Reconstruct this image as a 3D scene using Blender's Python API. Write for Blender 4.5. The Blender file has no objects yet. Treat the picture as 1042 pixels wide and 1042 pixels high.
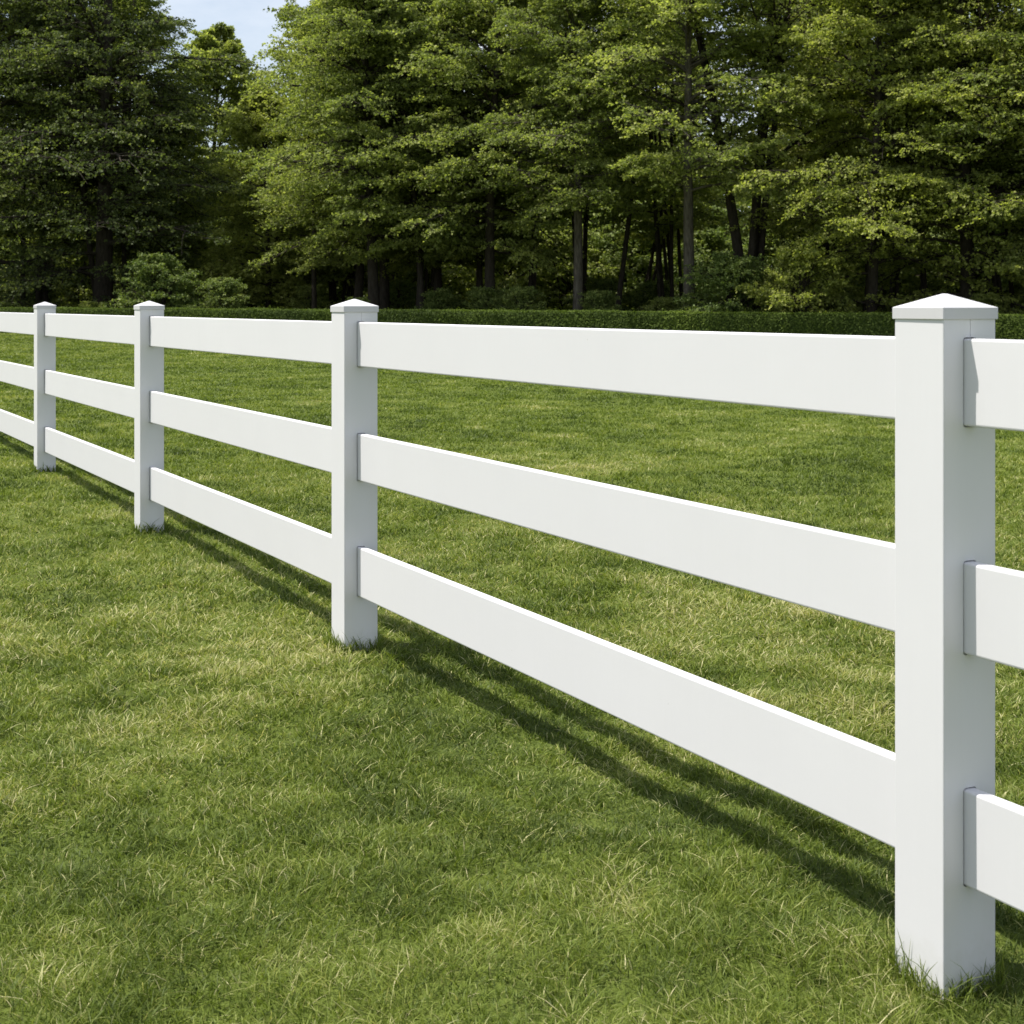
import bpy, bmesh, math, random
import numpy as np
from mathutils import Vector, Matrix

SC = bpy.context.scene
COL = SC.collection
R = math.radians

# ------------------------------------------------------------------ helpers
def link(o):
    COL.objects.link(o); return o

def tag(o, label=None, cat=None, group=None, kind=None):
    if label: o['label'] = label
    if cat: o['category'] = cat
    if group: o['group'] = group
    if kind: o['kind'] = kind
    return o

def empty(name, loc, rz=0.0, scale=1.0):
    o = bpy.data.objects.new(name, None)
    o.empty_display_size = 0.2
    o.location = loc; o.rotation_euler = (0, 0, rz)
    o.scale = (scale,)*3 if isinstance(scale, (int, float)) else scale
    return link(o)

def obj(name, me, mat=None, parent=None):
    o = bpy.data.objects.new(name, me)
    if mat and not me.materials: me.materials.append(mat)
    if parent: o.parent = parent
    return link(o)

def np_mesh(name, verts, quads=None, tris=None, attrs=None, smooth=False):
    """mesh from numpy arrays; attrs: dict name -> per-vertex float array"""
    me = bpy.data.meshes.new(name)
    v = np.asarray(verts, np.float32).reshape(-1, 3)
    nq = 0 if quads is None else len(quads)
    nt = 0 if tris is None else len(tris)
    loops = []
    if nq: loops.append(np.asarray(quads, np.int32).ravel())
    if nt: loops.append(np.asarray(tris, np.int32).ravel())
    loops = np.concatenate(loops)
    me.vertices.add(len(v)); me.vertices.foreach_set('co', v.ravel())
    me.loops.add(len(loops)); me.loops.foreach_set('vertex_index', loops)
    me.polygons.add(nq+nt)
    st = np.concatenate([np.arange(nq)*4, nq*4+np.arange(nt)*3]).astype(np.int32)
    me.polygons.foreach_set('loop_start', st)
    if smooth:
        me.polygons.foreach_set('use_smooth', np.ones(nq+nt, bool))
    me.update(calc_edges=True)
    if attrs:
        for k, a in attrs.items():
            at = me.attributes.new(k, 'FLOAT', 'POINT')
            at.data.foreach_set('value', np.asarray(a, np.float32))
    return me

def _hash(ix, iy, seed):
    h = (ix.astype(np.int64)*374761393 + iy.astype(np.int64)*668265263 + seed*1442695041) & 0xffffffff
    h = ((h ^ (h >> 13))*1274126177) & 0xffffffff
    h = (h ^ (h >> 16))
    return (h & 0xffff)/65535.0

def vnoise(x, y, seed=0):
    ix = np.floor(x); iy = np.floor(y)
    fx = x-ix; fy = y-iy
    fx = fx*fx*(3-2*fx); fy = fy*fy*(3-2*fy)
    a = _hash(ix, iy, seed); b = _hash(ix+1, iy, seed)
    c = _hash(ix, iy+1, seed); d = _hash(ix+1, iy+1, seed)
    return (a*(1-fx)+b*fx)*(1-fy)+(c*(1-fx)+d*fx)*fy

def fbm(x, y, seed=0, octv=3):
    t = 0; amp = .5; s = 0
    for k in range(octv):
        t = t+amp*vnoise(x*2**k+17.3*k, y*2**k-9.1*k, seed+k); s += amp; amp *= .5
    return t/s

# ------------------------------------------------------------------ terrain
_KY = np.array([-60, 0, 5.4, 8.1, 10.8, 20, 34, 45, 70, 140, 900.])
_KZ = np.array([-.03, -.03, -.03, .02, .05, .14, .28, .42, .50, .6, .8])
def ground(x, y):
    x = np.asarray(x, float); y = np.asarray(y, float)
    z = 0
    for o in (-.12, -.06, 0, .06, .12):
        z = z+np.interp(y*(1+o), _KY, _KZ)
    z = z/5
    nearby = np.clip((15-np.hypot(x, y))/4, 0, 1)
    return z + .022*(fbm(x*.9+3, y*.9+5, 3, 2)-.5) + nearby*.044*(fbm(x*3.4+1, y*3.4+2, 13, 2)-.5)

# ------------------------------------------------------------------ materials
class NT:
    def __init__(s, name):
        s.m = bpy.data.materials.new(name); s.m.use_nodes = True
        s.t = s.m.node_tree; s.t.nodes.clear()
        s.out = s.t.nodes.new('ShaderNodeOutputMaterial')
    def n(s, typ, **kw):
        nd = s.t.nodes.new(typ)
        for k, v in kw.items():
            if k.startswith('i_'):
                nd.inputs[k[2:].replace('_', ' ')].default_value = v
            else: setattr(nd, k, v)
        return nd
    def l(s, a, b): s.t.links.new(a, b)
    def ramp(s, fac, stops):
        r = s.n('ShaderNodeValToRGB')
        e = r.color_ramp.elements
        while len(e) < len(stops): e.new(.5)
        for i, (p, c) in enumerate(stops):
            e[i].position = p; e[i].color = (*c, 1) if len(c) == 3 else c
        s.l(fac, r.inputs[0]); return r.outputs[0]
    def mix(s, fac, a, b, blend='MIX'):
        m = s.n('ShaderNodeMix', data_type='RGBA', blend_type=blend)
        for sock, v in ((m.inputs[0], fac), (m.inputs[6], a), (m.inputs[7], b)):
            if hasattr(v, 'is_output'): s.l(v, sock)
            elif isinstance(v, (int, float)): sock.default_value = v
            else: sock.default_value = (*v, 1)
        return m.outputs[2]
    def math(s, op, a, b=0.0, c=0.0):
        m = s.n('ShaderNodeMath', operation=op)
        for i, v in enumerate((a, b, c)):
            if hasattr(v, 'is_output'): s.l(v, m.inputs[i])
            else: m.inputs[i].default_value = v
        return m.outputs[0]
    def noise(s, scale, detail=4, coord=None, rough=.55):
        nz = s.n('ShaderNodeTexNoise', i_Scale=scale, i_Detail=detail, i_Roughness=rough)
        if coord is None:
            coord = s.n('ShaderNodeTexCoord').outputs['Object']
        s.l(coord, nz.inputs['Vector'])
        return nz.outputs['Fac']

def leaf_mat(name, dark, mid, light, transl=.35, rough=.5, spec=.35):
    t = NT(name)
    a = t.n('ShaderNodeAttribute', attribute_name='tint').outputs['Fac']
    oi = t.n('ShaderNodeObjectInfo').outputs['Random']
    f = t.math('ADD', a, t.math('MULTIPLY', t.math('SUBTRACT', oi, .5), .22))
    c = t.ramp(f, [(0.0, dark), (.5, mid), (1.0, light)])
    p = t.n('ShaderNodeBsdfPrincipled')
    t.l(c, p.inputs['Base Color'])
    p.inputs['Roughness'].default_value = rough
    p.inputs['Specular IOR Level'].default_value = spec
    tr = t.n('ShaderNodeBsdfTranslucent')
    t.l(t.mix(1.0, c, (1.2, 1.3, .6), 'MULTIPLY'), tr.inputs['Color'])
    mx = t.n('ShaderNodeMixShader'); mx.inputs[0].default_value = transl
    t.l(p.outputs[0], mx.inputs[1]); t.l(tr.outputs[0], mx.inputs[2])
    t.l(mx.outputs[0], t.out.inputs[0])
    return t.m

M = {}
M['leaf'] = leaf_mat('leaf_beech', (.105, .135, .04), (.235, .275, .074), (.49, .51, .17), transl=.5, rough=.6, spec=.25)  # light end brightened to paint sun on the spray tips
M['leaf_yellow'] = leaf_mat('leaf_young', (.125, .155, .04), (.285, .315, .074), (.55, .56, .18), transl=.5, rough=.6, spec=.25)
M['leaf_dark'] = leaf_mat('leaf_dark', (.05, .068, .024), (.115, .145, .045), (.32, .35, .10), transl=.45, rough=.6, spec=.25)  # conifer green, darkened for the shaded underside; light end paints sunlit flecks
M['leaf_shrub'] = leaf_mat('leaf_shrub', (.08, .12, .03), (.17, .22, .055), (.34, .38, .12), transl=.35, rough=.6, spec=.25)
M['leaf_hedge'] = leaf_mat('leaf_hedge', (.05, .075, .018), (.115, .16, .03), (.22, .27, .05), transl=.35, rough=.75, spec=.1)
M['grass'] = None

def grass_mat():
    t = NT('grass_blades')
    a = t.n('ShaderNodeAttribute', attribute_name='tint').outputs['Fac']
    h = t.n('ShaderNodeAttribute', attribute_name='tip').outputs['Fac']
    c = t.ramp(a, [(0.0, (.030, .060, .007)), (.30, (.092, .142, .016)), (.6, (.190, .238, .038)),
                   (.80, (.34, .35, .13)), (1.0, (.60, .54, .32))])
    c = t.mix(t.math('MULTIPLY', h, .22), c, (.33, .36, .10))
    p = t.n('ShaderNodeBsdfPrincipled'); t.l(c, p.inputs['Base Color'])
    p.inputs['Roughness'].default_value = .5
    p.inputs['Specular IOR Level'].default_value = .18
    tr = t.n('ShaderNodeBsdfTranslucent')
    t.l(t.mix(1.0, c, (1.2, 1.25, .6), 'MULTIPLY'), tr.inputs['Color'])
    mx = t.n('ShaderNodeMixShader'); mx.inputs[0].default_value = .35
    t.l(p.outputs[0], mx.inputs[1]); t.l(tr.outputs[0], mx.inputs[2])
    t.l(mx.outputs[0], t.out.inputs[0])
    return t.m
M['grass'] = grass_mat()

def lawn_mat():
    t = NT('lawn_soil_and_turf')
    co = t.n('ShaderNodeTexCoord').outputs['Object']
    n1 = t.noise(1.3, 5, co); n2 = t.noise(60, 4, co); n3 = t.noise(.25, 3, co)
    f = t.math('ADD', t.math('MULTIPLY', n1, .6), t.math('MULTIPLY', n2, .4))
    c = t.ramp(f, [(.3, (.05, .07, .013)), (.5, (.09, .12, .02)), (.7, (.15, .17, .04))])
    c = t.mix(t.math('MULTIPLY', n3, .4), c, (.11, .14, .03))
    p = t.n('ShaderNodeBsdfPrincipled'); t.l(c, p.inputs['Base Color'])
    p.inputs['Roughness'].default_value = .9; p.inputs['Specular IOR Level'].default_value = .1
    b = t.n('ShaderNodeBump', i_Strength=.8, i_Distance=.03); t.l(n2, b.inputs['Height'])
    t.l(b.outputs[0], p.inputs['Normal']); t.l(p.outputs[0], t.out.inputs[0])
    return t.m
M['lawn'] = lawn_mat()

def floor_mat():
    t = NT('leaf_litter')
    n2 = t.noise(6, 6)
    c = t.ramp(n2, [(.3, (.022, .020, .012)), (.55, (.05, .042, .022)), (.75, (.045, .062, .02))])
    p = t.n('ShaderNodeBsdfPrincipled'); t.l(c, p.inputs['Base Color'])
    p.inputs['Roughness'].default_value = .95; t.l(p.outputs[0], t.out.inputs[0])
    return t.m
M['floor'] = floor_mat()

def bark_mat(name, a, b):
    t = NT(name)
    co = t.n('ShaderNodeTexCoord').outputs['Object']
    mp = t.n('ShaderNodeMapping'); mp.inputs['Scale'].default_value = (6, 6, 1.3); t.l(co, mp.inputs[0])
    n = t.noise(3, 6, mp.outputs[0])
    c = t.ramp(n, [(.3, a), (.7, b)])
    p = t.n('ShaderNodeBsdfPrincipled'); t.l(c, p.inputs['Base Color'])
    p.inputs['Roughness'].default_value = .9; p.inputs['Specular IOR Level'].default_value = .15
    bp = t.n('ShaderNodeBump', i_Strength=.7, i_Distance=.04); t.l(n, bp.inputs['Height'])
    t.l(bp.outputs[0], p.inputs['Normal']); t.l(p.outputs[0], t.out.inputs[0])
    return t.m
M['bark'] = bark_mat('bark_grey', (.045, .038, .028), (.13, .115, .09))
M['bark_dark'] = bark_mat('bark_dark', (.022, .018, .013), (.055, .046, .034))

def white_mat(name, seed=0.0, val=.675):
    t = NT(name)
    co = t.n('ShaderNodeTexCoord').outputs['Object']
    oi = t.n('ShaderNodeObjectInfo').outputs['Random']
    mp = t.n('ShaderNodeMapping'); t.l(co, mp.inputs[0])
    cx = t.n('ShaderNodeCombineXYZ')
    for k in range(3): t.l(t.math('MULTIPLY', oi, 37.0+k*11), cx.inputs[k])
    t.l(cx.outputs[0], mp.inputs['Location'])
    big = t.noise(3.0, 4, mp.outputs[0]); fine = t.noise(45, 5, mp.outputs[0])
    st = t.n('ShaderNodeMapping'); st.inputs['Scale'].default_value = (90, 90, 5); t.l(mp.outputs[0], st.inputs[0])
    streak = t.noise(1.0, 3, st.outputs[0])
    c = t.ramp(big, [(.3, (val*.97, val*.958, val*.985)), (.7, (val*.995, val*.983, val*1.01))])
    c = t.mix(t.math('MULTIPLY', streak, .07), c, (val*.74, val*.75, val*.72))
    # a few specks of dirt
    v = t.n('ShaderNodeTexVoronoi', feature='F1', i_Scale=17.0); t.l(mp.outputs[0], v.inputs['Vector'])
    spot = t.math('LESS_THAN', v.outputs['Distance'], .035)
    rnd = t.n('ShaderNodeSeparateColor'); t.l(v.outputs['Color'], rnd.inputs[0])
    spot = t.math('MULTIPLY', spot, t.math('GREATER_THAN', rnd.outputs[0], .86))
    c = t.mix(t.math('MULTIPLY', spot, .35), c, (.35, .34, .30))
    # soil splash that stays on the lowest hand's width of the post
    gz = t.n('ShaderNodeSeparateXYZ'); t.l(co, gz.inputs[0])
    sp = t.math('MULTIPLY', t.math('SUBTRACT', .16, t.math('ADD', gz.outputs[2], t.math('MULTIPLY', fine, .10))), 6.0)
    sp = t.n('ShaderNodeClamp'); 
    lvl = t.math('MULTIPLY', t.math('SUBTRACT', .13, t.math('ADD', gz.outputs[2], t.math('MULTIPLY', fine, .12))), 5.0)
    t.l(lvl, sp.inputs[0])
    if name == 'post_white':
        c = t.mix(t.math('MULTIPLY', sp.outputs[0], .45), c, (.36, .36, .25))
    p = t.n('ShaderNodeBsdfPrincipled'); t.l(c, p.inputs['Base Color'])
    t.l(t.math('ADD', .42, t.math('MULTIPLY', fine, .2)), p.inputs['Roughness'])
    p.inputs['Specular IOR Level'].default_value = .35
    bh = t.math('ADD', t.math('MULTIPLY', fine, .5), t.math('MULTIPLY', streak, .5))
    b = t.n('ShaderNodeBump', i_Strength=.12, i_Distance=.002); t.l(bh, b.inputs['Height'])
    t.l(b.outputs[0], p.inputs['Normal']); t.l(p.outputs[0], t.out.inputs[0])
    return t.m
M['post'] = white_mat('post_white')
M['rail'] = white_mat('rail_white', val=.675)
M['cap'] = white_mat('cap_white', val=.55)

# ------------------------------------------------------------------ setting
def grid_sheet(name, xs, ys, zoff, mat):
    X, Y = np.meshgrid(xs, ys)
    Z = ground(X, Y)+zoff
    n = len(xs); m = len(ys)
    i = np.arange((m-1)*(n-1)); r = i//(n-1); c = i % (n-1)
    a = r*n+c
    q = np.stack([a, a+1, a+n+1, a+n], 1)
    me = np_mesh(name, np.stack([X, Y, Z], -1).reshape(-1, 3), quads=q, smooth=True)
    return obj(name, me, mat)

xs = np.concatenate([[-900, -400, -150, -80, -50], np.arange(-30, -5, .25), np.arange(-5, 5, .06), np.arange(5, 30.01, .25), [50, 80, 150, 400, 900]])
ys = np.concatenate([[-900, -300, -80, -20], np.arange(-6, 1.5, .25), np.arange(1.5, 14, .06), np.arange(14, 60.01, .25), [75, 95, 140, 300, 900]])
tag(grid_sheet('lawn_ground', xs, ys, 0, M['lawn']), kind='structure')

def hedge_y(x): return 38.7-.409*np.asarray(x, float)
# woodland floor: a strip behind the hedge, following its line
u = np.linspace(-70, 60, 131); vv = np.concatenate([np.linspace(.6, 20, 40), [30, 45, 70, 110, 200]])
U, V = np.meshgrid(u, vv)
FX = U; FY = hedge_y(U)+V
FZ = ground(FX, FY)+.02
n, m = len(u), len(vv)
i = np.arange((m-1)*(n-1)); r = i//(n-1); c = i % (n-1); a = r*n+c
tag(obj('woodland_floor', np_mesh('woodland_floor', np.stack([FX, FY, FZ], -1).reshape(-1, 3),
    quads=np.stack([a, a+1, a+n+1, a+n], 1), smooth=True), M['floor']), kind='structure')

# ------------------------------------------------------------------ fence
W = .13; LEN = 3.0136
d = Vector((-.46380, .88594)); e = Vector((.88594, .46380))
C1 = Vector((.792, 2.76))
P1 = C1 + d*(W/2) + e*(W/2)
ANG = math.atan2(-d.y, -d.x)
RAILS = [(1.025, 1.187), (.612, .782), (.193, .371)]
fence = empty('post_and_rail_fence', (P1.x, P1.y, 0), ANG)
tag(fence, 'long white three rail fence with pyramid capped square posts crossing the lawn', 'fence')

def box_bm(x0, x1, y0, y1, z0, z1, bev=0, seg=2, edges=None):
    bm = bmesh.new()
    bmesh.ops.create_cube(bm, size=1)
    for v in bm.verts:
        v.co = Vector((x0+(v.co.x+.5)*(x1-x0), y0+(v.co.y+.5)*(y1-y0), z0+(v.co.z+.5)*(z1-z0)))
    if bev:
        es = [ed for ed in bm.edges if edges is None or edges(ed)]
        bmesh.ops.bevel(bm, geom=es, offset=bev, segments=seg, affect='EDGES', profile=.5)
    return bm

def bm_mesh(name, bm, smooth_angle=None):
    me = bpy.data.meshes.new(name); bm.to_mesh(me); bm.free()
    return me

def along(axis):
    def f(ed):
        dv = ed.verts[0].co-ed.verts[1].co
        return abs(dv[axis]) > 1e-6 and all(abs(dv[k]) < 1e-6 for k in range(3) if k != axis)
    return f

def make_post_mesh(right=(0, 0, 0), left=(0, 0, 0)):
    body = bpy.data.objects.new('b', bm_mesh('b', box_bm(-W/2, W/2, -W/2, W/2, -.35, 1.225, .0022, 2, along(2)))); link(body)
    cb = bmesh.new()
    def add(bm2):
        me = bpy.data.meshes.new('t'); bm2.to_mesh(me); bm2.free(); cb.from_mesh(me); bpy.data.meshes.remove(me)
    g = .0024
    for s in (-1, 1):
        for (z0, z1), dz in zip(RAILS, right if s > 0 else left):
            z0 -= dz; z1 -= dz
            xa, xb = (W/2-.016, W/2+.02) if s > 0 else (-W/2-.02, -W/2+.016)
            add(box_bm(xa, xb, -.014-g, .014+g, z0-g, z1+g, .006, 3, along(0)))
    for s in (-1, 1):
        add(box_bm(s*W/2-.0012, s*W/2+.0012, .0005, .0019, 1.1906, 1.24))
    co = bpy.data.objects.new('c', bm_mesh('c', cb)); link(co)
    md = body.modifiers.new('x', 'BOOLEAN'); md.object = co; md.operation = 'DIFFERENCE'; md.solver = 'EXACT'; md.use_self = True
    dg = bpy.context.evaluated_depsgraph_get()
    me = bpy.data.meshes.new_from_object(body.evaluated_get(dg))
    # the fine mould seam between the cap and the top slot
    bpy.data.objects.remove(body); bpy.data.objects.remove(co)
    me.name = 'post'
    return me

# the rails sit a little lower at the nearest post than at the others
DROP_R = (0, .009, .019); DROP_L = (0, .006, .011)
post_me = make_post_mesh()
post_near_me = make_post_mesh(DROP_R, DROP_L)

def make_cap_mesh():
    bm = bmesh.new()
    o = W/2+.0030
    zb, zt, za = 1.2225, 1.2455, 1.2715
    ring = lambda r, z: [bm.verts.new((sx*r, sy*r, z)) for sx, sy in ((-1, -1), (1, -1), (1, 1), (-1, 1))]
    rings = [ring(W/2-.004, zb), ring(o-.001, zb), ring(o, zb+.001), ring(o, zt-.0012), ring(o-.0014, zt), ring(.003, za-.0006)]
    for a, b in zip(rings, rings[1:]):
        for k in range(4):
            bm.faces.new((a[k], a[(k+1) % 4], b[(k+1) % 4], b[k]))
    bm.faces.new(rings[-1]); bm.faces.new(rings[0][::-1])
    bmesh.ops.recalc_face_normals(bm, faces=bm.faces)
    return bm_mesh('post_cap', bm)
cap_me = make_cap_mesh()

def make_rail_mesh(z0, z1):
    h = z1-z0
    bm = box_bm(-LEN+W/2-.013, -W/2+.013, -.014, .014, -h/2, h/2, .0048, 3, along(0))
    me = bm_mesh('rail', bm)
    md = me.attributes.get('sharp_edge')
    return me
rail_mes = [make_rail_mesh(*r_) for r_ in RAILS]

rnd = random.Random(4)
for k in range(-1, 9):
    p = obj('post', post_near_me if k == 0 else post_me, M['post'], fence); p.location = (-LEN*k, 0, 0)
    c = obj('post_cap', cap_me, M['cap'], p)
    c.rotation_euler = (0, 0, R(rnd.uniform(-.35, .35)))
for k in range(-1, 8):
    for j, ((z0, z1), me) in enumerate(zip(RAILS, rail_mes)):
        q = obj('rail', me, M['rail'], fence)
        zc = (z0+z1)/2; ry = R(rnd.uniform(-.02, .02))
        if k == 0: zc -= DROP_L[j]; ry = DROP_L[j]/LEN
        elif k == -1: zc -= DROP_R[j]; ry = 0
        else: zc += rnd.uniform(-.0008, .0008)
        q.location = (-LEN*k, rnd.uniform(-.0006, .0006), zc)
        q.rotation_euler = (R(rnd.uniform(-.4, .4)), ry, 0)
# ------------------------------------------------------------------ grass
rng = np.random.default_rng(11)
def fence_local(x, y):
    dx = x-P1.x; dy = y-P1.y
    return dx*(-d.x)+dy*(-d.y), dx*e.x+dy*e.y     # along local x, local y

def blades(x, y, hgt, wid, tint, bend, seg=2, lean_amt=.5, az=None):
    """curved tapering blades -> verts, quads, tris, attrs"""
    n = len(x)
    if az is None: az = rng.uniform(0, 2*math.pi, n)
    lx, ly = np.cos(az), np.sin(az)
    fa = rng.uniform(0, 2*math.pi, n)
    px, py = np.cos(fa), np.sin(fa)
    z0 = ground(x, y)-.004
    V_ = []; tips = []
    prof = {2: [0, .5, 1.0], 3: [0, .35, .7, 1.0]}[seg]
    cur = rng.normal(0, .8, n)
    for j, s in enumerate(prof):
        off = hgt*(bend*s**1.7)
        hh = hgt*(s*(1-.32*np.minimum(bend, 1.6)*s*.9))
        cx = x+lx*off - ly*cur*hgt*s*s*.6; cy = y+ly*off + lx*cur*hgt*s*s*.6
        ww = wid*(1-.25*s)*.5
        if j < len(prof)-1:
            V_.append(np.stack([cx-px*ww, cy-py*ww, z0+hh], 1)); V_.append(np.stack([cx+px*ww, cy+py*ww, z0+hh], 1)); tips += [s, s]
        else:
            V_.append(np.stack([cx, cy, z0+hh], 1)); tips += [s]
    k = len(V_)
    verts = np.stack(V_, 1).reshape(-1, 3)
    b = np.arange(n)*k
    qs = [np.stack([b+2*j, b+2*j+1, b+2*j+3, b+2*j+2], 1) for j in range(seg-1)]
    t = np.stack([b+2*(seg-1), b+2*(seg-1)+1, b+2*seg], 1)
    return verts, np.concatenate(qs), t, np.repeat(tint, k), np.tile(np.array(tips), n)

def lawn_tint(x, y, n):
    big = fbm(x*.8, y*.8, 21, 3); mid = fbm(x*3.1, y*3.1, 33, 2)
    fine = fbm(x*8.5, y*8.5, 43, 2)
    base = .34+(big-.5)*.6+(mid-.5)*.8+(fine-.5)*.55
    far = np.clip(7/np.hypot(x, y), .22, 1)
    t = base+rng.normal(0, .19, n)*far
    dry = rng.random(n) < (.07+.34*np.clip(big*1.2+mid*.9-.98, 0, 1)*2)
    t = np.where(dry, rng.uniform(.72, 1.0, n)*far+(1-far)*t, t)
    return np.clip(t, 0, 1)

parts = []
def emit(x, y, kh=1.0, kw=1.0, seg=2, hmul=None):
    n = len(x)
    big = fbm(x*1.9, y*1.9, 51, 3); sm = fbm(x*9, y*9, 61, 2)
    D = np.hypot(x, y)
    hgt = (.017+.020*big+.040*(sm-.4))*rng.uniform(.6, 1.35, n)*kh
    hgt = np.clip(hgt, .012, .2)
    wid = np.maximum(.0021, .00072*D)*rng.uniform(.7, 1.3, n)*kw
    az = 2*math.pi*(fbm(x*2.6, y*2.6, 71, 2)*2.2)+rng.normal(0, 1.9, n)
    bend = np.abs(rng.normal(.75, .55, n))
    parts.append(blades(x, y, hgt, wid, lawn_tint(x, y, n), bend, seg, az=az))

def spread(ymin, ymax, dens_fn, logu=False, n=0):
    if logu: y = np.exp(rng.uniform(math.log(ymin), math.log(ymax), n))
    else: y = rng.uniform(ymin, ymax, n)
    x = rng.uniform(-1, 1, n)
    return x, y
def keep_ok(x, y):
    lx, ly = fence_local(x, y)
    inpost = (np.abs(((lx/LEN)+.5) % 1-.5)*LEN < W/2-.002) & (np.abs(ly) < W/2-.002)
    return ~inpost & (y < hedge_y(x)-.35)
# near zone: constant density
def zone(ymin, ymax, per_m2_near, power, seg, kh=1, kw=1):
    # strips
    ed = np.exp(np.linspace(math.log(ymin), math.log(ymax), 40))
    X = []; Y = []
    for a_, b_ in zip(ed, ed[1:]):
        hw = .355*b_+(1.0 if a_ < 12 else 2.0)*(1 if a_ > 2 else .6)
        ym = (a_+b_)/2
        dn = per_m2_near*min(1, (3.8/ym)**power)
        k = int(dn*2*hw*(b_-a_))
        X.append(rng.uniform(-hw, hw, k)); Y.append(rng.uniform(a_, b_, k))
    x = np.concatenate(X); y = np.concatenate(Y)
    k = keep_ok(x, y); x, y = x[k], y[k]
    # thin out the bare spots a little
    k = rng.random(len(x)) < .55+.9*fbm(x*4, y*4, 81, 2)
    emit(x[k], y[k], kh, kw, seg)
zone(1.7, 7.0, 24000, 2, 3)
zone(7.0, 48.0, 24000, 2, 2)
# stray pale, curly, longer blades near the camera
n = 17000
x = rng.uniform(-3, 3.4, n); y = rng.uniform(2, 9.5, n); k = keep_ok(x, y) & (rng.random(n) < fbm(x*2, y*2, 91, 2)*1.2)
x, y = x[k], y[k]; n = len(x)
parts.append(blades(x, y, rng.uniform(.018, .042, n), np.maximum(.0016, .0006*y)*rng.uniform(.6, 1, n), rng.uniform(.62, 1, n), rng.uniform(.5, 1.9, n), 3))
# longer uncut blades round each post foot
for kk in range(-1, 6):
    n = 520 if kk < 2 else 300
    side = rng.integers(0, 4, n); tt = rng.uniform(-1.1, 1.1, n)*W/2; off = W/2+np.abs(rng.normal(.004, .013, n))
    lx = np.where(side == 0, tt, np.where(side == 1, off, np.where(side == 2, tt, -off)))-LEN*kk
    ly = np.where(side == 0, -off, np.where(side == 1, tt, np.where(side == 2, off, tt)))
    x = P1.x-d.x*lx+e.x*ly; y = P1.y-d.y*lx+e.y*ly
    hh = rng.uniform(.03, .078, n)*np.where(rng.random(n) < .12, 1.5, 1)
    D = np.hypot(x, y)
    parts.append(blades(x, y, hh, np.maximum(.0024, .0006*D)*rng.uniform(.6, 1.1, n), np.clip(rng.normal(.32, .16, n), 0, 1), rng.uniform(.05, .55, n), 3))

off = 0; VV = []; QQ = []; TT = []; A1 = []; A2 = []
for v_, q_, t_, a_, b_ in parts:
    VV.append(v_); QQ.append(q_+off); TT.append(t_+off); A1.append(a_); A2.append(b_); off += len(v_)
print('grass verts', off)
gm = np_mesh('grass', np.concatenate(VV), np.concatenate(QQ), np.concatenate(TT),
             {'tint': np.concatenate(A1), 'tip': np.concatenate(A2)})
tag(obj('lawn_grass', gm, M['grass']), 'short mown green lawn grass with paler dry blades', 'grass', kind='stuff')
del VV, QQ, TT, A1, A2, parts

# ------------------------------------------------------------------ trees
def tubes(P, rad, sides):
    """P [n,k,3], rad [n,k] -> verts, quads"""
    n, k, _ = P.shape
    T = np.gradient(P, axis=1); T /= np.linalg.norm(T, axis=2, keepdims=True)+1e-9
    ref = np.where(np.abs(T[..., 2:3]) > .9, np.array([1., 0, 0]), np.array([0, 0, 1.]))
    A = np.cross(T, ref); A /= np.linalg.norm(A, axis=2, keepdims=True)+1e-9
    B = np.cross(T, A)
    th = np.arange(sides)/sides*2*math.pi
    V_ = P[:, :, None, :]+rad[:, :, None, None]*(A[:, :, None, :]*np.cos(th)[None, None, :, None]+B[:, :, None, :]*np.sin(th)[None, None, :, None])
    V_ = V_.reshape(-1, 3)
    base = (np.arange(n)*k*sides)[:, None, None]+(np.arange(k-1)*sides)[None, :, None]
    j = np.arange(sides)[None, None, :]; j2 = (np.arange(sides)+1)[None, None, :] % sides
    q = np.stack([base+j, base+j2, base+sides+j2, base+sides+j], -1).reshape(-1, 4)
    return V_, q

def curve_pts(P0, az, inc, L, droop, k, g, wig=.06):
    """n curves from P0 heading az/inc of length L that sag by droop"""
    n = len(L); s = np.linspace(0, 1, k)[None, :]
    w1 = g.normal(0, wig, (n, 1)); w2 = g.normal(0, wig, (n, 1))
    lat = L[:, None]*(w1*s*s+w2*np.sin(s*5+w1*30)*.15)
    hor = L[:, None]*np.cos(inc)[:, None]*s
    X = P0[:, 0:1]+np.cos(az)[:, None]*hor-np.sin(az)[:, None]*lat
    Y = P0[:, 1:2]+np.sin(az)[:, None]*hor+np.cos(az)[:, None]*lat
    Z = P0[:, 2:3]+L[:, None]*(np.sin(inc)[:, None]*s-droop[:, None]*s**2)+L[:, None]*g.normal(0, wig*.3, (n, 1))*np.sin(s*6)
    return np.stack([X, Y, Z], -1)

def sample_curve(P, idx, s):
    k = P.shape[1]; f = s*(k-1); i0 = np.minimum(f.astype(int), k-2); t = (f-i0)[:, None]
    return P[idx, i0]*(1-t)+P[idx, i0+1]*t, P[idx, i0+1]-P[idx, i0]

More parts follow.
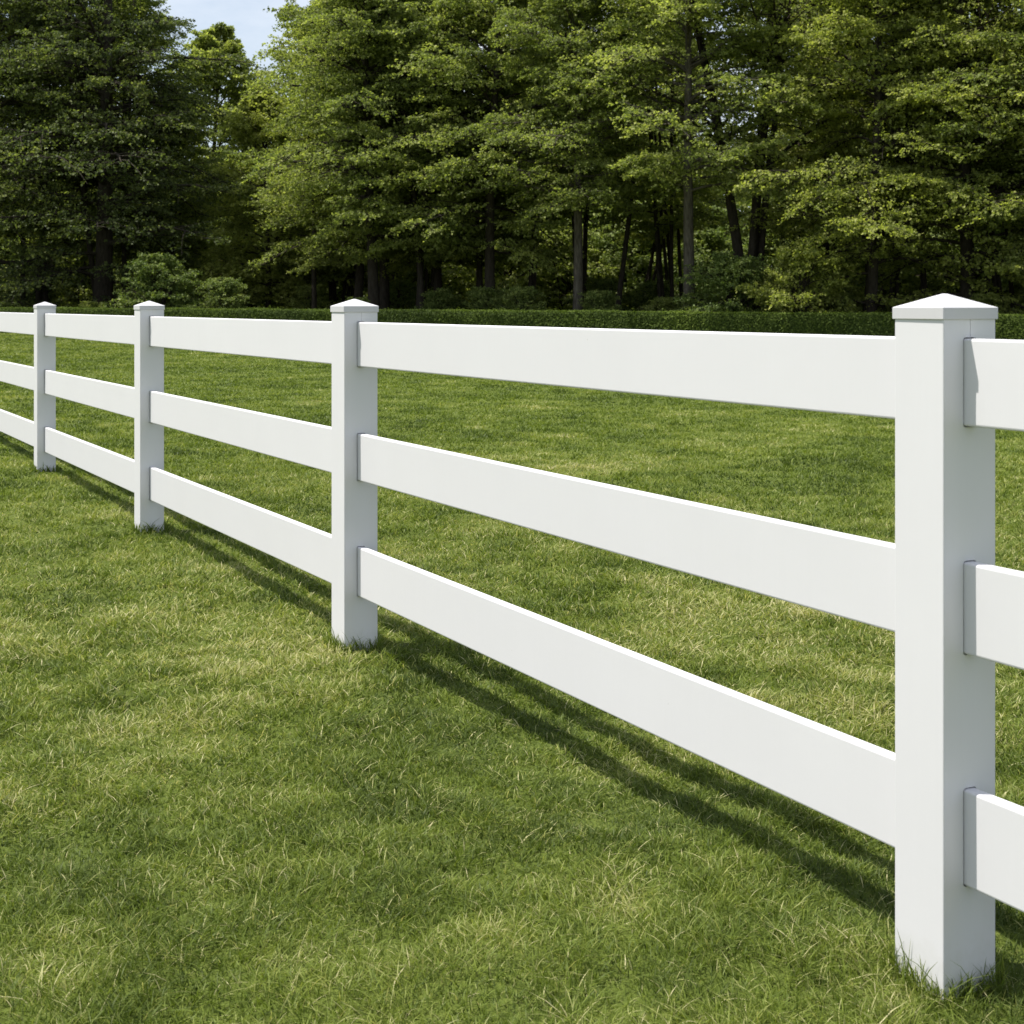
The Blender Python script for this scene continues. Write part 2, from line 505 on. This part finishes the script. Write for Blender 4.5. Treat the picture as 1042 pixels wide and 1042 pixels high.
def make_tree(seed, H=16, base=3.2, Rc=4.6, tr=.2, nprim=64, nsec=13, nter=8, nleaf=13, leaf=.085,
              top_pow=1.15, stems=1, low_inc=.15, hi_inc=1.05, droop=(.1, .35), lean=.3, wide=.32):
    g = np.random.default_rng(seed)
    Vw = []; Qw = []; off = 0
    def addw(v, q):
        nonlocal off
        Vw.append(v); Qw.append(q+off); off += len(v)
    # trunk(s)
    k = 14; s = np.linspace(0, 1, k)
    trunks = []
    for st in range(stems):
        a = g.uniform(0, 6.28); sp = (0 if stems == 1 else g.uniform(.08, .16)*H)
        bx = g.normal(0, .12*(stems > 1)); by = g.normal(0, .12*(stems > 1))
        hx = H*g.uniform(.86, 1.0) if stems > 1 else H
        X = bx+np.cos(a)*(sp*s**1.2+lean*np.sin(s*3+seed))+g.normal(0, .05*H/16, k).cumsum()*.4*s
        Y = by+np.sin(a)*(sp*s**1.2+lean*np.cos(s*2.5+seed)-lean*math.cos(seed))+g.normal(0, .05*H/16, k).cumsum()*.4*s
        X -= X[0]-bx; Y -= Y[0]-by
        Z = -.3+(hx+.3)*s
        rr = tr*(1 if stems == 1 else .62)*(1-s)**.75*(1+.6*np.exp(-s*22))+.012
        Pt = np.stack([X, Y, Z], -1)[None]
        v, q = tubes(Pt, rr[None], 9); addw(v, q); trunks.append(Pt[0])
    trunks = np.array(trunks)
    # primaries
    t = np.sort(g.uniform(0, 1, nprim)**.9)
    hz = base+(H*.985-base)*t
    ti = g.integers(0, stems, nprim)
    sfrac = (hz+.3)/(H+.3)
    P0, _ = sample_curve(trunks, ti, np.clip(sfrac, 0, .985))
    az = np.arange(nprim)*2.399+g.normal(0, .5, nprim)
    env = np.sin(np.clip((t*(1-wide)+wide*.95), 0, 1)**1.0*math.pi)**top_pow*np.where(t < .1, .8, 1)
    L = Rc*np.clip(env, .12, 1)*g.uniform(.62, 1.15, nprim)
    inc = low_inc+(hi_inc-low_inc)*t**1.3+g.normal(0, .12, nprim)
    dr = g.uniform(droop[0], droop[1], nprim)*(1.1-.5*t)
    Pp = curve_pts(P0, az, inc, L, dr, 9, g)
    rp = (tr*.30*(L/Rc)[:, None]*(1-np.linspace(0, 1, 9)[None, :])**.8+.008)
    v, q = tubes(Pp, rp, 5); addw(v, q)
    # secondaries, alternating in a flattish fan
    n2 = nprim*nsec; idx = np.repeat(np.arange(nprim), nsec)
    s2 = np.tile((np.arange(nsec)+.5)/nsec, nprim)*.86+.14+g.normal(0, .02, n2); s2 = np.clip(s2, .05, 1)
    b2, tan2 = sample_curve(Pp, idx, s2)
    ta = np.arctan2(tan2[:, 1], tan2[:, 0])
    side = np.where(np.arange(n2) % 2 == 0, 1, -1)
    az2 = ta+side*g.uniform(.55, 1.05, n2)*np.where(s2 > .97, .1, 1)
    L2 = L[idx]*(.44-.26*s2)*g.uniform(.7, 1.3, n2)+.25
    inc2 = np.arctan2(tan2[:, 2], np.hypot(tan2[:, 0], tan2[:, 1]))*.5+g.normal(.08, .2, n2)
    Ps = curve_pts(b2, az2, inc2, L2, g.uniform(.05, .3, n2), 5, g, .08)
    rs = np.broadcast_to(np.linspace(1, .25, 5)[None, :]*.016, (n2, 5))*np.clip(L2, .5, 2)[:, None]
    v, q = tubes(Ps, rs, 3); addw(v, q)
    # tertiaries (twigs): leaves only
    n3 = n2*nter; idx = np.repeat(np.arange(n2), nter)
    s3 = np.clip(np.tile((np.arange(nter)+.5)/nter, n2)*.9+.1, 0, 1)
    b3, tan3 = sample_curve(Ps, idx, s3)
    ta = np.arctan2(tan3[:, 1], tan3[:, 0]); side = np.where(np.arange(n3) % 2 == 0, 1, -1)
    az3 = ta+side*g.uniform(.5, 1.1, n3)
    L3 = (L2[idx]*(.42-.22*s3)+.12)*g.uniform(.7, 1.3, n3)
    inc3 = g.normal(.0, .22, n3)
    P3 = curve_pts(b3, az3, inc3, L3, g.uniform(.05, .4, n3), 4, g, .06)
    # leaves
    n4 = n3*nleaf; idx = np.repeat(np.arange(n3), nleaf)
    s4 = g.uniform(.05, 1, n4)
    b4, tan4 = sample_curve(P3, idx, s4)
    az4 = np.arctan2(tan4[:, 1], tan4[:, 0])+np.where(g.random(n4) < .5, 1, -1)*g.uniform(.3, 1.2, n4)
    pit = g.normal(-.35, .55, n4); roll = g.normal(0, .85, n4)
    D = np.stack([np.cos(az4)*np.cos(pit), np.sin(az4)*np.cos(pit), np.sin(pit)], 1)
    Sd = np.stack([-np.sin(az4), np.cos(az4), np.zeros(n4)], 1)
    N = np.cross(D, Sd)
    Sd = Sd*np.cos(roll)[:, None]+N*np.sin(roll)[:, None]
    ln = leaf*g.uniform(.65, 1.3, n4)[:, None]; wd = ln*.36
    b4 = b4+g.normal(0, .02, (n4, 3))
    Vl = np.stack([b4, b4+D*ln*.5+Sd*wd, b4+D*ln, b4+D*ln*.5-Sd*wd], 1).reshape(-1, 3)
    keep = np.ones(n4, bool)
    q = np.arange(n4*4).reshape(-1, 4)
    # colour: younger towards twig ends; spread by branch and leaf also paints sunlit sprays
    tint = .42+.16*(s3[np.repeat(np.arange(n3), nleaf)]-.5)+g.normal(0, .17, n4)+np.repeat(g.normal(0, .12, n2), nter*nleaf)+np.repeat(g.normal(0, .07, nprim), nsec*nter*nleaf)
    wood = np_mesh('tree_wood', np.concatenate(Vw), quads=np.concatenate(Qw), smooth=True)
    crown = np_mesh('tree_crown', Vl, quads=q, attrs={'tint': np.repeat(np.clip(tint, 0, 1), 4)})
    return wood, crown

KINDS = {}
KINDS['beech'] = [make_tree(s_, **kw) for s_, kw in (
    (1, dict(H=13.8, base=2.6, Rc=3.6, tr=.17, nprim=80)),
    (2, dict(H=13.5, base=3.2, Rc=3.5, tr=.17, nprim=76, stems=2)),
    (3, dict(H=14, base=2.3, Rc=3.8, tr=.18, nprim=84, droop=(.15, .45))),
    (4, dict(H=14, base=3.7, Rc=3.5, tr=.17, nprim=76, lean=.12)))]
KINDS['skirted'] = [make_tree(5, H=13.6, base=1.0, Rc=3.9, tr=.18, nprim=90, wide=.36, droop=(.2, .5))]
KINDS['pole'] = [make_tree(s_, H=16, base=4.6, Rc=2.6, tr=.095, nprim=36, nsec=9, nter=6, nleaf=10, leaf=.10, lean=.5, hi_inc=1.2) for s_ in (7, 8)] + [make_tree(12, H=15, base=4.0, Rc=2.4, tr=.10, nprim=36, nsec=9, nter=6, nleaf=10, leaf=.10, lean=.3, stems=3)]
KINDS['vase'] = [make_tree(9, H=16, base=4.6, Rc=4.0, tr=.19, nprim=48, nsec=10, nter=6, nleaf=9, stems=6, low_inc=.7, hi_inc=1.2)]
KINDS['dark'] = [make_tree(10, H=19, base=.7, Rc=5.8, tr=.36, nprim=88, nsec=14, nter=8, nleaf=11, leaf=.10, droop=(.2, .55), wide=.38)]
KINDS['small'] = [make_tree(11, H=11, base=1.2, Rc=2.9, tr=.12, nprim=84, nsec=10, nter=7, nleaf=10, leaf=.12, top_pow=.8, wide=.2)]
KINDS['shrub'] = [make_tree(s_, H=2.6, base=.15, Rc=1.6, tr=.05, nprim=40, nsec=8, nter=5, nleaf=10, leaf=.085, stems=4, lean=.05, low_inc=.5, hi_inc=1.1, droop=(.1, .4), top_pow=.5) for s_ in (20, 21)]
tot = 0
for k_, l_ in KINDS.items():
    for w_, c_ in l_: tot += len(w_.polygons)+len(c_.polygons)
print('tree polys', tot)

_mc = {}
def tree(kind, var, x, y, sc, rz, mat, bark, label, group=None, name='woodland_tree', cat='tree', zs=1.0):
    w_, c_ = KINDS[kind][var % len(KINDS[kind])]
    if (c_.name, mat) not in _mc:
        cc = c_ if not c_.materials else c_.copy()
        cc.materials.clear(); cc.materials.append(M[mat]); _mc[(c_.name, mat)] = cc
    if (w_.name, bark) not in _mc:
        ww = w_ if not w_.materials else w_.copy()
        ww.materials.clear(); ww.materials.append(M[bark]); _mc[(w_.name, bark)] = ww
    t = empty(name, (x, y, float(ground(x, y))), rz, (sc, sc, sc*zs))
    tag(t, label, cat, group)
    if kind == 'pole': t.rotation_euler = (R(rnd.uniform(-4, 4)), R(rnd.uniform(-5, 5)), rz)
    part = 'trunk' if cat == 'tree' else 'stems'
    o1 = bpy.data.objects.new(part, _mc[(w_.name, bark)]); o1.parent = t; link(o1)
    o2 = bpy.data.objects.new('crown' if cat == 'tree' else 'foliage', _mc[(c_.name, mat)]); o2.parent = t; link(o2)
    return t

def at(px, off):
    """ground point seen at photo column px, 'off' metres behind the hedge line"""
    r_ = (px-521)/1530
    y = (38.7+off)/(1+.409*r_)
    return r_*y, y

FR = 'trees of the front row behind the hedge'
front = [  # px, behind hedge, kind, var, scale, rz, leaf, bark, label
    (-20, 5.0, 'dark', 0, .95, 0.3, 'leaf_dark', 'bark_dark', 'dark evergreen looking tree cut by the left edge of the picture'),
    (104, 5.5, 'dark', 0, .86, 2.2, 'leaf_dark', 'bark_dark', 'big dark green tree whose drooping boughs shade the hedge left of the sky gap'),
    (382, 4.2, 'beech', 2, .92, 1.0, 'leaf', 'bark_dark', 'tree at the right rim of the sky gap above the second post from the right'),
    (432, 4.6, 'beech', 1, .88, 4.1, 'leaf', 'bark_dark', 'twin stemmed tree second to the right of the sky gap'),
    (500, 4.0, 'beech', 0, .9, 0.2, 'leaf', 'bark_dark', 'tree with layered bright sprays in the middle of the picture'),
    (588, 3.2, 'beech', 3, .80, 3.6, 'leaf', 'bark', 'tree with a short leaning grey trunk right of the middle'),
    (702, 2.6, 'beech', 3, .90, 5.2, 'leaf', 'bark', 'tree with the tall bare grey trunk left of the nearest post'),
    (762, 4.2, 'vase', 0, .92, 1.7, 'leaf', 'bark_dark', 'tree with many dark upright limbs fanning out against the sky'),
    (884, 2.9, 'skirted', 0, .88, 0.6, 'leaf_yellow', 'bark_dark', 'yellow green tree with boughs sweeping low left of the nearest post cap'),
    (985, 3.8, 'skirted', 0, .92, 2.9, 'leaf_yellow', 'bark_dark', 'yellow green tree towering right above the nearest post cap'),
    (1092, 3.4, 'beech', 0, .9, 4.4, 'leaf', 'bark_dark', 'green tree cut by the right edge of the picture'),
    (1190, 3.6, 'beech', 2, .9, 5.4, 'leaf', 'bark_dark', None),
    (-160, 6.0, 'beech', 0, .95, 5.9, 'leaf', 'bark_dark', None),
    (-250, 4.0, 'beech', 2, .95, 2.9, 'leaf', 'bark_dark', None),
    (-340, 5.0, 'beech', 1, .95, 1.9, 'leaf', 'bark_dark', None),
]
for px, off_, kd, vr, sc_, rz_, lf, bk, lab in front:
    x, y = at(px, off_)
    tree(kd, vr, x, y, sc_, rz_, lf, bk, lab or 'tree of the front row beyond the edge of the picture', FR)
# smaller trees seen through the gap on the left
x, y = at(212, 15); tree('small', 0, x, y, 1.05, .4, 'leaf', 'bark_dark', 'slender lower tree with its pointed top against the sky in the gap', 'trees in the sky gap')
x, y = at(180, 11); tree('small', 0, x, y, .78, 2.4, 'leaf', 'bark_dark', 'lower tree at the left side of the sky gap beside the dark tree', 'trees in the sky gap')
x, y = at(272, 9); tree('small', 0, x, y, .74, 4.0, 'leaf_yellow', 'bark_dark', 'shortest tree below the sky gap with light green crown', 'trees in the sky gap')
x, y = at(245, 26); tree('small', 0, x, y, .95, 5.0, 'leaf', 'bark_dark', 'farthest small tree deep in the sky gap', 'trees in the sky gap')
x, y = at(340, 12); tree('small', 0, x, y, 1.1, 1.0, 'leaf', 'bark_dark', 'lower tree rising behind the right rim of the sky gap', 'trees in the sky gap')
x, y = at(128, 10); tree('beech', 0, x, y, .98, 2.0, 'leaf', 'bark_dark', 'green tree showing behind the right side of the big dark tree at the left', 'trees in the sky gap')
# the wood behind
rr = random.Random(8)
GB = 'thin trunked trees inside the wood'
LB = 'thin dark trunked tree standing in the shade inside the wood behind the front row'
for row, (o_, step, kinds) in enumerate(((7.5, 44, ('pole', 'pole', 'pole', 'beech')), (12, 50, ('pole',)), (27, 58, ('beech', 'pole')), (36, 66, ('beech',)), (46, 66, ('beech',)))):
    px = -430+row*23
    while px < 1290:
        p_ = px+rr.uniform(-16, 16)
        if not (150 < p_ < 320):
            x, y = at(p_, o_+rr.uniform(-1.5, 1.5))
            kd = rr.choice(kinds)
            if 715 < p_ < 800 and o_ > 7: 
                px += step; continue
            tree(kd, rr.randrange(3), x, y, rr.uniform(.78, 1.0), rr.uniform(0, 6.28), rr.choice(('leaf', 'leaf', 'leaf_yellow')), 'bark_dark', LB, GB)
        px += step
# undergrowth
x, y = at(163, 1.9); tree('shrub', 0, x, y, .84, 0, 'leaf_shrub', 'bark_dark', 'rounded pale green bush behind the hedge below the sky gap', name='shrub', cat='bush')
x, y = at(228, 2.4); tree('shrub', 1, x, y, .6, 1, 'leaf_shrub', 'bark_dark', 'small pale bush right of the rounded bush behind the hedge', name='shrub', cat='bush')
x, y = at(815, 1.5); tree('shrub', 1, x, y, .85, 2, 'leaf_yellow', 'bark_dark', 'arching bush whose shoots hang over the hedge left of the nearest post', name='shrub', cat='bush')
x, y = at(742, 1.9); tree('shrub', 0, x, y, .80, 4, 'leaf_shrub', 'bark_dark', 'bush at the foot of the tall grey trunk on its right', name='shrub', cat='bush')
for row, (o_, step, s0) in enumerate(((3.4, 58, .42), (9, 66, .5), (17, 52, 1.3), (22.5, 50, 1.9))):
    px = -150+row*17
    while px < 1200:
        p_ = px+rr.uniform(-20, 20)
        if row == 0 and 110 < p_ < 330: px += step; continue
        x, y = at(p_, o_+rr.uniform(-1.2, 1.2))
        tree('shrub', rr.randrange(2), x, y, s0*rr.uniform(.75, 1.25), rr.uniform(0, 6.28), rr.choice(('leaf_shrub', 'leaf')), 'bark_dark',
             'low leafy bush of the undergrowth between the trunks', 'bushes of the undergrowth', name='shrub', cat='bush')
        px += step

# far wood: leaves nobody could count, in a deep uneven bank
g = np.random.default_rng(77)
n = 90000
px = g.uniform(-700, 1750, n); o_ = g.uniform(52, 68, n)
r_ = (px-521)/1530; y = (38.7+o_)/(1+.409*r_); x = r_*y
top = 8.5+4*fbm(x*.12, y*.12, 5, 3)
cl = fbm(x*.45, y*.3+g.uniform(0, 1, n)*.0, 6, 2)
z = ground(x, y)+top*g.uniform(0, 1, n)**.8
C_ = np.stack([x, y, z], 1)
A_ = g.normal(0, 1, (n, 3)); A_[:, 2] *= .4; A_ /= np.linalg.norm(A_, axis=1, keepdims=True)
B_ = np.cross(A_, g.normal(0, 1, (n, 3))); B_ /= np.linalg.norm(B_, axis=1, keepdims=True)
sz = g.uniform(.18, .42, (n, 1))
Vf = np.stack([C_-A_*sz, C_+B_*sz*.45, C_+A_*sz, C_-B_*sz*.45], 1).reshape(-1, 3)
fm = np_mesh('far_wood', Vf, quads=np.arange(n*4).reshape(-1, 4), attrs={'tint': np.repeat(np.clip(g.normal(.4, .2, n), 0, 1), 4)})
tag(obj('distant_wood', fm, M['leaf']), 'far depths of the wood reading as one leafy mass', 'wood', kind='stuff')

# ------------------------------------------------------------------ hedge
g = np.random.default_rng(5)
hx0, hx1 = -34., 26.; HH = .74; HD = .8
hdir = Vector((1, -.409)).normalized(); hn = Vector((-hdir.y, hdir.x))   # hn points away from the camera
hl = (hx1-hx0)/hdir.x
# core
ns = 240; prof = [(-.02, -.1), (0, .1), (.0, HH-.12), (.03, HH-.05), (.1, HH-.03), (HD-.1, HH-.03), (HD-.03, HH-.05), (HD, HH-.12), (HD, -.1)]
sv = np.linspace(0, hl, ns)
Vh = []
for s_ in sv:
    bx = hx0+hdir.x*s_; by = float(hedge_y(hx0))+hdir.y*s_
    for (w_, h_) in prof:
        jit = .03*(float(fbm(np.array(s_*2.0), np.array(h_*4+w_*3), 7, 2))-.5)
        xx = bx+hn.x*(w_+jit+.035); yy = by+hn.y*(w_+jit+.035)
        Vh.append((xx, yy, float(ground(xx, yy))+h_+jit))
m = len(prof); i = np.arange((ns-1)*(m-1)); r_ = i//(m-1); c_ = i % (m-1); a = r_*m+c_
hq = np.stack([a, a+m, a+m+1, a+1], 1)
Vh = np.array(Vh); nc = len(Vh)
# leaves over front, top and back
n = 150000
s_ = g.uniform(0, hl, n); f = g.random(n)
front_ = f < .45; top_ = (f >= .45) & (f < .9)
w_ = np.where(front_, g.normal(.0, .012, n), np.where(top_, g.uniform(0, HD, n), HD+.03))
h_ = np.where(top_, HH+g.normal(-.005, .012, n), g.uniform(.0, HH, n))
w_ = w_+.03*(fbm(s_*1.2, h_*3, 9, 2)-.5)*2; h_ = h_+.025*(fbm(s_*.9, w_*2, 19, 2)-.5)*2
sh = top_ & (g.random(n) < .06*(fbm(s_*1.7, w_, 39, 2) > .5))
h_ = h_+np.where(sh, np.abs(g.normal(0, .035, n)), 0)
x = hx0+hdir.x*s_+hn.x*w_; y = float(hedge_y(hx0))+hdir.y*s_+hn.y*w_
z = ground(x, y)+h_
C_ = np.stack([x, y, z], 1)
nrm = np.where(top_[:, None], np.array([0, 0, 1.]), np.where(front_[:, None], np.array([-hn.x, -hn.y, .35]), np.array([hn.x, hn.y, .3])))
nrm = nrm+g.normal(0, .45, (n, 3)); nrm /= np.linalg.norm(nrm, axis=1, keepdims=True)
A_ = np.cross(nrm, g.normal(0, 1, (n, 3))); A_ /= np.linalg.norm(A_, axis=1, keepdims=True); B_ = np.cross(nrm, A_)
sz = g.uniform(.018, .036, (n, 1))
Vl = np.stack([C_-A_*sz, C_+B_*sz*.6, C_+A_*sz, C_-B_*sz*.6], 1).reshape(-1, 3)
tint = np.clip(.35+.5*(fbm(s_*.7, h_*.5, 29, 3)-.5)*1.6+g.normal(0, .14, n), 0, 1)
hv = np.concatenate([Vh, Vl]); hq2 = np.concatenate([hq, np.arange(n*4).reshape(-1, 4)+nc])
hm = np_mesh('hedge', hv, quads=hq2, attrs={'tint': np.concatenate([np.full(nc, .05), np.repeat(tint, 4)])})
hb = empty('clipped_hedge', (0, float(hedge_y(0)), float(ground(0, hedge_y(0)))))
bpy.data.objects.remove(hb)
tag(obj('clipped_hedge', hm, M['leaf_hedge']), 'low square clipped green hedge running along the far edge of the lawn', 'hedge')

# ------------------------------------------------------------------ light, sky
SUN = Vector((-.469, .034, 1.0)).normalized()
el = math.asin(SUN.z); rot = math.atan2(SUN.x, SUN.y)
w = bpy.data.worlds.new('World'); SC.world = w; w.use_nodes = True
nt = w.node_tree; nt.nodes.clear()
out = nt.nodes.new('ShaderNodeOutputWorld'); bg = nt.nodes.new('ShaderNodeBackground')
sky = nt.nodes.new('ShaderNodeTexSky'); sky.sky_type = 'NISHITA'; sky.sun_disc = False
sky.sun_elevation = el; sky.sun_rotation = rot; sky.air_density = 1.0; sky.dust_density = 1.2; sky.ozone_density = 1.0
# thin high cloud
tc = nt.nodes.new('ShaderNodeTexCoord'); mp = nt.nodes.new('ShaderNodeMapping'); mp.inputs['Scale'].default_value = (1, 1, 2.6)
nz = nt.nodes.new('ShaderNodeTexNoise'); nz.inputs['Scale'].default_value = 3.2; nz.inputs['Detail'].default_value = 7; nz.inputs['Roughness'].default_value = .6
cr = nt.nodes.new('ShaderNodeValToRGB'); cr.color_ramp.elements[0].position = .27; cr.color_ramp.elements[1].position = .66
mx = nt.nodes.new('ShaderNodeMix'); mx.data_type = 'RGBA'; mx.inputs[7].default_value = (7.2, 7.5, 8.0, 1)
mu = nt.nodes.new('ShaderNodeMath'); mu.operation = 'MULTIPLY'; mu.inputs[1].default_value = .85
L_ = nt.links.new
L_(tc.outputs['Generated'], mp.inputs[0]); L_(mp.outputs[0], nz.inputs['Vector']); L_(nz.outputs['Fac'], cr.inputs[0])
L_(cr.outputs[0], mu.inputs[0]); L_(mu.outputs[0], mx.inputs[0]); L_(sky.outputs[0], mx.inputs[6]); L_(mx.outputs[2], bg.inputs[0])
bg.inputs[1].default_value = .102
L_(bg.outputs[0], out.inputs[0])

sl = bpy.data.lights.new('sun', 'SUN'); sl.energy = 5.0; sl.angle = R(.53); sl.color = (1, .955, .88)
so = bpy.data.objects.new('sun', sl); so.rotation_euler = SUN.to_track_quat('Z', 'Y').to_euler(); so.location = SUN*50; link(so)

# ------------------------------------------------------------------ camera
cam = bpy.data.cameras.new('camera'); cam.sensor_width = 36; cam.lens = 36*1530/1042
cam.shift_y = -(521-310)/1042; cam.clip_start = .05; cam.dof.use_dof = True; cam.dof.focus_distance = 5.2; cam.dof.aperture_fstop = 13; cam.clip_end = 2500
co = bpy.data.objects.new('camera', cam); co.location = (0, 0, 1.25); co.rotation_euler = (R(90), 0, 0); link(co)
SC.camera = co
SC.view_settings.view_transform = 'Standard'; SC.view_settings.look = 'None'
SC.view_settings.exposure = 0.48; SC.view_settings.gamma = 1
SC.cycles.max_bounces = 8; SC.cycles.diffuse_bounces = 5; SC.cycles.transmission_bounces = 6; SC.cycles.glossy_bounces = 2
